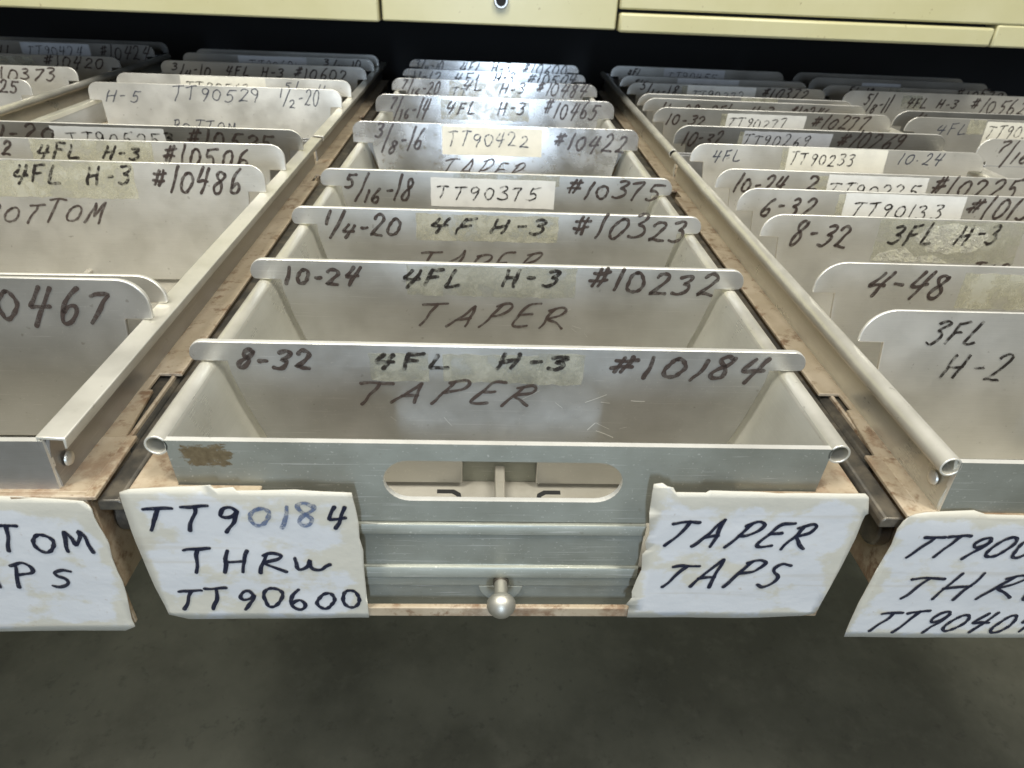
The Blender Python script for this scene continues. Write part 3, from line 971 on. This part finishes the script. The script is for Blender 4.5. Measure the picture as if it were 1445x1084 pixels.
# ------------------------------------------------------------------ cabinet the drawers slide out of
YC = .70; ZC = .0826
cab = thing('tool_cabinet', 'cream painted steel tool cabinet above and behind the open index drawers', 'cabinet', (0, YC, 0))
b = MB()
W = 1.5
b.box(-W, W, .02, .62, ZC+.004, ZC+.02)                 # underside sheet over the opening
b.box(-W, -W+.02, .0, .62, -.70, .55); b.box(W-.02, W, 0, .62, -.70, .55)
b.box(-W+.02, W-.02, .60, .62, -.70, ZC); b.box(-W+.02, W-.02, .03, .60, -.18, -.16)
b.build('interior', 'dark_interior', cab)
MB().box(-W+.02, W-.02, .004, .03, -.70, -.16).build('lower_panel', 'cream_paint', cab, .002)
MB().box(-W+.02, W-.02, .03, .62, ZC+.03, .55).build('upper_shell', 'dark_interior', cab)
cs = MB().box(-.1340, .1408, -.001, .03, ZC+.0015, .30).build('centre_stile', 'cream_paint', cab, .002)
lk = MB().lathe_y(.0043, ZC+.0272, [(.002, .0085), (-.005, .0085), (-.006, .0075), (-.006, .0058), (-.0035, .0052)]).build('lock', 'lock_metal', cab, smooth=True)
MB().lathe_y(.0043, ZC+.0272, [(-.0034, .0052), (-.0040, .0052), (-.0040, .001)]).build('keyhole', 'black_hole', lk)
def cabinet_drawer(x0, x1, label, pull, dz):
    f = MB()
    if not pull: f.box(x0, x1, -.002, .028, ZC+dz, .30)
    else: f.box(x0, x1, -.002, .028, ZC+dz+.024, ZC+.054); f.box(x1-pull, x1, -.002, .028, ZC+dz, ZC+dz+.024)
    f = f.build('drawer_front', 'cream_paint', cab, .0022); f['label'] = label
    if pull:
        MB().box(x0+.0012, x1-pull-.0028, -.004, .02, ZC+dz, ZC+dz+.0205).build('finger_pull', 'cream_paint', f, .003)
        MB().box(x0+.0005, x1-pull-.0006, .021, .027, ZC+dz+.001, ZC+dz+.0235).build('recess', 'black_hole', f)
cabinet_drawer(-1.3, -.1375, 'plain cream drawer front left of the lock', 0, 0)
cabinet_drawer(.1428, .648, 'cream drawer front with a slim finger pull', .047, -.0005)

# ------------------------------------------------------------------ index drawers
def index_drawer(dr, label, pz, pb):
    x0, rot, z0, hw = DRAWERS[dr]; k = hw/.131
    t = thing('open_index_drawer', label, 'drawer', (x0, 0, z0), rot, 'open index drawers')  # the pulled-out drawer itself, with pan, slides and front
    PW = .1375*k
    # painted steel pan: floor, sides, top flanges, front pieces either side of the aluminium panel, bottom lip
    p = MB()
    p.box(-PW+.004, PW-.004, .004, .98, pz-.052, pz-.050)
    p.box(-PW, -PW+.0016, -.0041, .98, pz-.052, pz-.0016); p.box(PW-.0016, PW, -.0041, .98, pz-.052, pz-.0016)
    p.box(-PW, -.0578*k, -.0062, -.0042, pb, pz); p.box(.0578*k, PW, -.0062, -.0042, pb, pz)
    p.box(-.0576*k, .0576*k, -.0066, -.0042, pb-.0002, pb+.0052)
    p.prism_z([(-PW, -.0042), (-.09*k, -.0042), (-.09*k, -.0008), (-.121*k, -.0008), (-.121*k, .03), (-PW, .03)], pz-.0016, pz)
    p.prism_z([(PW, -.0042), (PW, .03), (.121*k, .03), (.121*k, -.0008), (.09*k, -.0008), (.09*k, -.0042)], pz-.0016, pz)
    p.build('pan', 'tan_paint', t, .0005)
    # long painted flanges between the trays, with the notches cut round the slide
    def flange(sgn):
        ya, yb = (.030, .082)
        if dr == 'C': return
        inner = .112*k; e = hw+(.0100 if dr in ('L', 'FL') else .0130)
        pts = [(inner, -.0066), (e+.0006, -.0066), (e, .031), (e-.0045, .031), (e-.0075, .066), (e-.0100, .066), (e-.0100, .080), (e+.0002, .080), (e, .405), (e-.006, .405), (e-.006, .425), (e, .425), (e, .672), (e-.005, .672), (e-.005, .69), (e, .69), (e, .98), (inner, .98)]
        MB().prism_z([(sgn*x, y) for x, y in pts], pz-.002, pz-.0002).build('flange', 'tan_paint', t, .0004)
        r = MB()
        for a, bb, ya, yb in ((e-.0008, e+.0088, -.0050, .9), (e-.0130, e-.0013, .0285, .086)):
            r.prism_y([(sgn*x, z) for x, z in ((a, pz-.0085), (bb, pz-.0085), (bb, pz-.005), (bb-.0015, pz-.0034), (a+.001, pz-.0034), (a, pz-.0045))], ya, yb)
        r.build('slide_rail', 'rail_steel', t, .0006)
        r = MB(); n = 12                      # lower rail with a rounded end
        arcp = [(.011-.008*math.sin(math.pi*i/n), pz-.0225+.0085*math.cos(math.pi*i/n)) for i in range(n+1)]
        r.prism_x(arcp+[(.9, pz-.031), (.9, pz-.014)], min(sgn*(PW+.0004), sgn*(PW+.0070)), max(sgn*(PW+.0004), sgn*(PW+.0070)))
        r.build('slide_rail', 'rail_steel', t, .0012)
    flange(1); flange(-1)
    # stepped aluminium front panel
    fz = pz+.0175
    prof = [(.0035, -.0362), (-.0010, -.0364), (-.0014, -.0370), (-.0014, -.0418), (-.0002, -.0422), (-.0002, -.0598), (-.0014, -.0601), (-.0018, -.0607), (-.0018, -.0660), (-.0010, -.0664), (-.0010, -.0716), (.0002, -.0720), (.0002, -.0850), (.0035, -.0850)]
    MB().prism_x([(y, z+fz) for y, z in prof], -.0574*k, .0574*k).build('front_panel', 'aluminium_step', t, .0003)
    kx = .0004; kz = fz-.0690
    n = 20
    MB().prism_y([(kx+.0092*math.cos(math.pi+math.pi*i/n), kz-.0030+.0092*math.sin(math.pi+math.pi*i/n)) for i in range(n+1)], -.0010, .0004).build('knob_plate', 'aluminium_step', t, .0003)
    kb = MB().lathe_y(kx, kz, [(-.0182, .0004), (-.0179, .0020), (-.0168, .0040), (-.0152, .0053), (-.0136, .0059), (-.0120, .0058), (-.0107, .0048), (-.0098, .0034), (-.0090, .0027), (-.001, .0027)]).build('pull_knob', 'knob_metal', t, smooth=True)
    MB().lathe_y(kx, kz, [(-.0022, .0031), (-.0008, .0034)]).build('collar', 'rail_steel', kb, smooth=True)
    for L in LABELS:
        if L['dr'] != dr: continue
        make_label(t, L)
    return t
def make_label(t, L):
    Y = L['Y']; pts = L['pts']; sx = 0
    bm = bmesh.new()
    vs = [bm.verts.new((x, 0, z)) for x, z in pts]; f = bm.faces.new(vs)
    xs = [p[0] for p in pts]; zs = [p[1] for p in pts]
    st = .004
    for ax, lo, hi in (((1, 0, 0), min(xs), max(xs)), ((0, 0, 1), min(zs), max(zs))):
        v = lo+st
        while v < hi:
            bmesh.ops.bisect_plane(bm, geom=bm.verts[:]+bm.edges[:]+bm.faces[:], plane_co=Vector(ax)*v, plane_no=ax); v += st
    me = bpy.data.meshes.new('paper_label')
    def lift(x, z):
        # slack paper: gentle ripples, lower corners standing off, top edge rolled back onto the pan
        d = .0003*noise.noise(Vector((x*45, 3.1, z*60)))+.00012*noise.noise(Vector((x*160, 7, z*160)))
        u = (z-min(zs))/(max(zs)-min(zs)); 
        d += .0009*max(0, .25-u)**2*3
        if u > .93: d -= (u-.93)*.012
        return d
    for v in bm.verts: v.co.y = -lift(v.co.x, v.co.z)
    bmesh.ops.recalc_face_normals(bm, faces=bm.faces)
    bm.to_mesh(me)
    at = me.attributes.new('edge', 'FLOAT', 'POINT')
    segs = list(zip(pts, pts[1:]+pts[:1]))
    for i, v in enumerate(me.vertices):
        q = Vector((v.co.x, v.co.z)); dm = 9
        for a, e in segs:
            a = Vector(a); e = Vector(e); ab = e-a; tt = max(0, min(1, (q-a).dot(ab)/max(ab.length_squared, 1e-12))); dm = min(dm, (q-a-ab*tt).length)
        at.data[i].value = min(1, dm/.008)-.45
    bm.free(); me.materials.append(MATS['paper']); me.shade_smooth()
    o = bpy.data.objects.new('paper_label', me); C.objects.link(o); o.parent = t; o.location = (0, Y, 0)
    md = o.modifiers.new('thick', 'SOLIDIFY'); md.thickness = .00035; md.offset = -1 if me.polygons[0].normal.y < 0 else 1
    o['label'] = L['label']
    mb = MB(); mi = {'n': 0, 's': 0, 'f': 1}
    for (s, x0, x1, zb, h, k) in L['tx']:
        write(mb, s, x0, x1, zb, h, 0.0016 if k != 'f' else .0017, .00026, .55 if k == 's' else .18, mp=lambda q, l: (q[0], -lift(q[0], q[1])-l, q[1]), mi=mi[k])
    w = mb.build('handwriting', ['ink_navy', 'ink_faded'], o)
def tray(dr, y0, y1, label, front):
    x0, rot, z0, hw = DRAWERS[dr]; k = hw/.131
    c, sn = math.cos(rot), math.sin(rot)
    t = thing('index_tray', label, 'tray', (x0-sn*y0, c*y0, z0), rot, 'aluminium index trays')
    Ln = y1-y0; cx = CX[dr]; fold = dr == 'L'
    for sgn in (-1, 1):
        # inner wall: rolls off the rim, leans inwards, rounds into the floor
        ip = [(cx-.0035, .0022), (cx-.0052, -.002), (cx-.0068, -.008), (cx-.0095, -.018), (cx-.0150, -.035), (cx-.0200, -.052), (cx-.0225, -.0590), (cx-.0265, -.0632), (cx-.031, -.0645)]
        if dr != 'C': ip = [(cx-(cx-x)*(.72 if z > -.01 else .45), z) for x, z in ip]
        th = .0012
        op = [(x+th, z-.0003) for x, z in ip]
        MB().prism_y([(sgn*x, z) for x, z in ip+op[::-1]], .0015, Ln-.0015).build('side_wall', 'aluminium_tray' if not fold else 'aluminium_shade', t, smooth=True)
        if not fold:
            MB().pipe_y(sgn*cx, -.0002, .0042, .0034, 0, Ln).build('rim_tube', 'aluminium_rim', t, .0002, smooth=True)
        else:
            pr = [(cx-.0048, .0042), (cx+.0050, .0036), (cx+.0052, .0028), (cx+.0046, -.0012), (cx+.0038, -.0012), (cx+.0040, .0024), (cx-.0040, .0030), (cx-.0042, .0)]
            pr.append((cx-.0050, .0))
            MB().prism_y([(sgn*x, z) for x, z in pr], 0, Ln).build('rim_fold', 'aluminium_rim', t, .0003)
        if front:
            rv = MB()
            rr = []
            n = 14; px = cx-.0024 if dr != 'C' else cx-.0066
            vs = []
            for a, (rad, lift) in enumerate(((.0030, 0), (.0027, .0007), (.0016, .0012), (.0003, .0013))):
                vs += [(sgn*(px+lift-.0005), .009+rad*math.cos(2*math.pi*i/n), -.0125+rad*math.sin(2*math.pi*i/n)) for i in range(n)]
            fs = [(a*n+i, a*n+(i+1) % n, (a+1)*n+(i+1) % n, (a+1)*n+i) for a in range(3) for i in range(n)]+[tuple(range(3*n, 4*n))]
            rv.add(vs, fs).build('rivet', 'aluminium_rim', t, smooth=True)
    fb = -.0358 if front else -.0638
    W2 = cx-.0030
    # front wall with the oval finger slot
    if front:
        out = [(-W2, .0022), (W2, .0022), (W2-.0012, -.022), (.0585*k, -.022), (.0585*k, fb), (-.0585*k, fb), (-.0585*k, -.022), (-W2+.0012, -.022)]
        if dr != 'C': out = [(x, z-.004 if -.03 < z < -.01 else z) for x, z in out]
        hx, hz, hr, hc = .0452*k-.0098, 0, .0098, -.0154
        n = 14
        hole = [(hx+hr*math.sin(math.pi*i/n), hc+hr*math.cos(math.pi*i/n)) for i in range(n+1)]+[(-hx-hr*math.sin(math.pi*i/n), hc-hr*math.cos(math.pi*i/n)) for i in range(n+1)]
        bm = bmesh.new()
        def loop(ps):
            v = [bm.verts.new((x, 0, z)) for x, z in ps]
            return [bm.edges.new((v[i], v[(i+1) % len(v)])) for i in range(len(v))]
        e = loop(out)+loop(hole)
        bmesh.ops.triangle_fill(bm, use_beauty=True, edges=e)
        me = bpy.data.meshes.new('front_wall'); bmesh.ops.recalc_face_normals(bm, faces=bm.faces)
        bm.faces.ensure_lookup_table()
        if bm.faces[0].normal.y > 0: bmesh.ops.reverse_faces(bm, faces=bm.faces)
        bm.to_mesh(me); bm.free(); me.materials.append(MATS['aluminium_front_stained' if dr == 'C' else 'aluminium_front'] if dr != 'L' else MATS['aluminium_shade']); me.materials.append(MATS['lit_edge_scratch'])
        o = bpy.data.objects.new('front_wall', me); C.objects.link(o); o.parent = t
        md = o.modifiers.new('thick', 'SOLIDIFY'); md.thickness = .0024; md.offset = -1; md.material_offset_rim = 1
    else:
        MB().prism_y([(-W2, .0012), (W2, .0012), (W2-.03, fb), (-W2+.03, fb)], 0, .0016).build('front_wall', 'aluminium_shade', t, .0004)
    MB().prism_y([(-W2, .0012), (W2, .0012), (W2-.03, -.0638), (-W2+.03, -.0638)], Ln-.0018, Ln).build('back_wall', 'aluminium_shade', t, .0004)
    MB().box(-cx+.030, cx-.030, .003, Ln-.003, -.0652, -.0640).build('tray_floor', 'cast_metal', t)
    if front:
        MB().box(-.0180, .0180, .0565, .0580, -.0640, -.0475).build('seat_plate', 'aluminium_step', t, .0004)
        for sg in (-1, 1):
            MB().prism_z([(sg*x, y) for x, y in ((.0295, .0503), (.0215, .0503), (.0183, .0478), (.0170, .0410), (.0190, .0410), (.0202, .0460), (.0224, .0476), (.0295, .0476))], -.06396, -.06385).build('slot', 'black_hole', t)
        MB().box(-.0022, .0026, .004, Ln-.004, -.0640, -.0540).build('centre_rib', 'cast_metal', t, .0009)
    return t
def divider(d):
    dr = d['dr']; x0, rot, z0, hw = DRAWERS[dr]; kk = hw/.131
    y = d['y']; c, sn = math.cos(rot), math.sin(rot)
    h = d['h']; r = min(d['r'], h*.98); th = d['th']
    def side(sg):
        pts = []
        if d['st'] == 'round':
            rr = h*.5; n = 12
            r2 = min(h*.72, rr*1.35)
            for i in range(n+1):
                a = math.pi/2*i/n; pts.append((hw-r2+r2*math.sin(a), h-r2+r2*math.cos(a)))
            r3 = h-r2-.0002
            for i in range(1, 7):
                a = math.pi/2*i/6; pts.append((hw-r3*.8+r3*.8*math.cos(a), r3-r3*math.sin(a)))
        else:
            n = 12
            for i in range(n+1):
                a = math.pi/2*i/n; pts.append((hw-r+r*math.sin(a), h-r*.92+r*.92*math.cos(a)))
            pts.append((hw, .0004)); pts.append((hw-.0008, 0))
        xb = (hw-.0142) if dr == 'C' else hw-.0090; q = .45 if dr != 'C' else 1
        ins = .0008 if d['st'] == 'round' else .0035
        pts += [(xb-ins, 0), (xb-ins-.0005, -.006), (xb-.0045*q-ins, -.0222), (xb-.0100*q-ins, -.0392), (xb-.0150*q-ins, -.0560), (xb-.022*q-ins, -.0655)]
        return [(sg*x, z) for x, z in pts]
    pts = side(1)
    if d['st'] == 'round' and d is DIVIDERS[0]: pts += [(.0175, -.0655), (.0175, -.0480), (-.0175, -.0480), (-.0175, -.0655)]
    pts += side(-1)[::-1]
    a = -R(d['lean'])
    a = R(d['lean'])
    loc = (x0-sn*y, c*y, z0+ZT)
    mat = 'aluminium_spotted' if 'spotted' in d['label'] else ('aluminium_bright' if dr == 'C' and d['lean'] < -6 else plate_mat(d['lit_tone']))
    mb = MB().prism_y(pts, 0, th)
    # top edge, its catch of overhead light painted as paler metal
    o = mb.build('divider_plate', [mat, 'lit_edge_scratch'], None, min(.0005, th*.22), loc=loc)
    for f in o.data.polygons:
        if abs(f.normal.y) < .5 and f.center.z > -.001: f.material_index = 1
    o.rotation_euler = Matrix.Rotation(rot+R(random.uniform(-.45, .45)), 4, 'Z').__matmul__(Matrix.Rotation(a, 4, 'X')).to_euler()
    tag(o, d['label'], 'divider', 'divider plates hung across the trays')
    sc = random.Random(d['y']*1000)
    far = min(1, .55+.0/(1+y))
    KW = {'m': .0020, 'k': .0019, 'b': .0015, 'p': .0011, 'd': .0009}
    mi = {'m': 0, 'k': 1, 'b': 2, 'p': 3, 'd': 1}
    if d['tx']:
        t = MB()
        for (s, xa, xb, zb, hh, k) in d['tx']:
            write(t, s, xa, xb, zb, hh, KW[k], .00022, {'b': .80, 'm': .42, 'k': .40, 'p': .30, 'd': .40}[k], mi=mi[k], twice=k == 'd')
        t.build('handwriting', ['ink_marker', 'ink_black', 'ink_brown', 'ink_pen'], o)
    for q in d['sk']:
        xa, xb, zb, zt = q[:4]; kind = q[4]
        zt = min(zt, h-.0008)
        pk = MB().prism_y(ragged(xa, xb, zb, zt, .004, .00018, xa*999), -.00016, -.00002).build('paper_sticker', {'w': 'sticker_white', 'c': 'sticker_cream', 'g': 'sticker_grey'}[kind], o)
        if q[5]:
            xs, xe = q[6:8]; px = d['stx']
            t = MB()
            tx = d['stx'].pop(0)
            write(t, q[5], tx[0], tx[1], tx[2], tx[3], .00115, .00034, .16)
            t.build('handwriting', 'ink_black', pk)
    for i, q in enumerate(d['tp']):
        xa, xb, zb, zt = q[:4]; zt = min(zt, h-.0008)
        silver = len(q) > 4
        wide = (xb-xa) > .012
        m0 = 'old_tape' if wide and not ('yellow' in d['label'] or dr in ('L',)) else 'yellow_tape'
        MB().prism_y(ragged(xa, xb, zb, zt, .003, .0005, xb*777+i), -.00009-.00002*i, -.00001).build('tape', m0, o)
        if silver:  # glare on the crinkled tape, painted as whitish patches
            pts = []
            mx, mz = xa+(xb-xa)*.53, zb+(zt-zb)*.58
            for j in range(40):
                an = 2*math.pi*j/40; rr = 1+.30*noise.noise(Vector((math.cos(an)*2.2, math.sin(an)*2.2, 4)))+.1*noise.noise(Vector((math.cos(an)*7, math.sin(an)*7, 9)))
                pts.append((mx+(xb-xa)*.25*rr*math.cos(an), mz+(zt-zb)*.36*rr*math.sin(an)))
            MB().prism_y(pts, -.00019, -.00012).build('glare_patch', 'tape_glare', o)
            MB().prism_y([(xa, zb), (xa+(xb-xa)*.55, zb-.0004), (xa+(xb-xa)*.42, zb+(zt-zb)*.18), (xa+(xb-xa)*.30, zb+(zt-zb)*.12), (xa+(xb-xa)*.22, zb+(zt-zb)*.34), (xa+(xb-xa)*.05, zb+(zt-zb)*.2)], -.00018, -.0001).build('glare_patch', 'tape_glare', o)
    # a few pale scratches on the two nearest middle plates
    if d is DIVIDERS[0] or d is DIVIDERS[1]:
        t = MB()
        for j in range(11 if d is DIVIDERS[0] else 4):
            ux = sc.uniform(-.05, .075) if j > 5 else sc.uniform(.03, .06); uz = sc.uniform(-.034, -.016); ln = sc.uniform(.002, .011); an = sc.choice((-1, 1))*sc.uniform(.1, 1.1); cv = sc.uniform(-.12, .12)
            pts = [(ux+ln*q2*math.cos(an+cv*q2), uz+ln*q2*math.sin(an+cv*q2)) for q2 in (0, .25, .5, .75, 1)]
            stroke(t, pts, sc.choice((.00014, .0002, .0004)), .00014, lambda q3, l: (q3[0], -l, q3[1]))
        t.build('scratches', 'lit_edge_scratch', o)
    return o

index_drawer('C', 'open steel index drawer in the middle with labels TT90184 THRU TT90600 and TAPER TAPS', -.0175, -.0842)
index_drawer('L', 'open steel index drawer left of the middle one with paper label ending BOTTOM TAPS', -.0200, -.0920)
index_drawer('R', 'open steel index drawer right of the middle one with label TT90 THRU TT90404', -.0225, -.0960)
index_drawer('FL', 'open steel index drawer at the far left, only its rear part in the photo', -.0200, -.0920)
index_drawer('FR', 'open steel index drawer at the far right, only its rear part in the photo', -.0225, -.0960)
for dr, nm in TRAY_NAMES.items():
    tray(dr, {'C': 0, 'L': -.0025, 'R': -.0045}.get(dr, -.003), .462, 'aluminium index tray with oval finger slot, front tray of the %s drawer' % nm, True)
    tray(dr, .4705, 1.0, 'aluminium index tray behind the joint, rear tray of the %s drawer' % nm, False)
for d in DIVIDERS: divider(d)
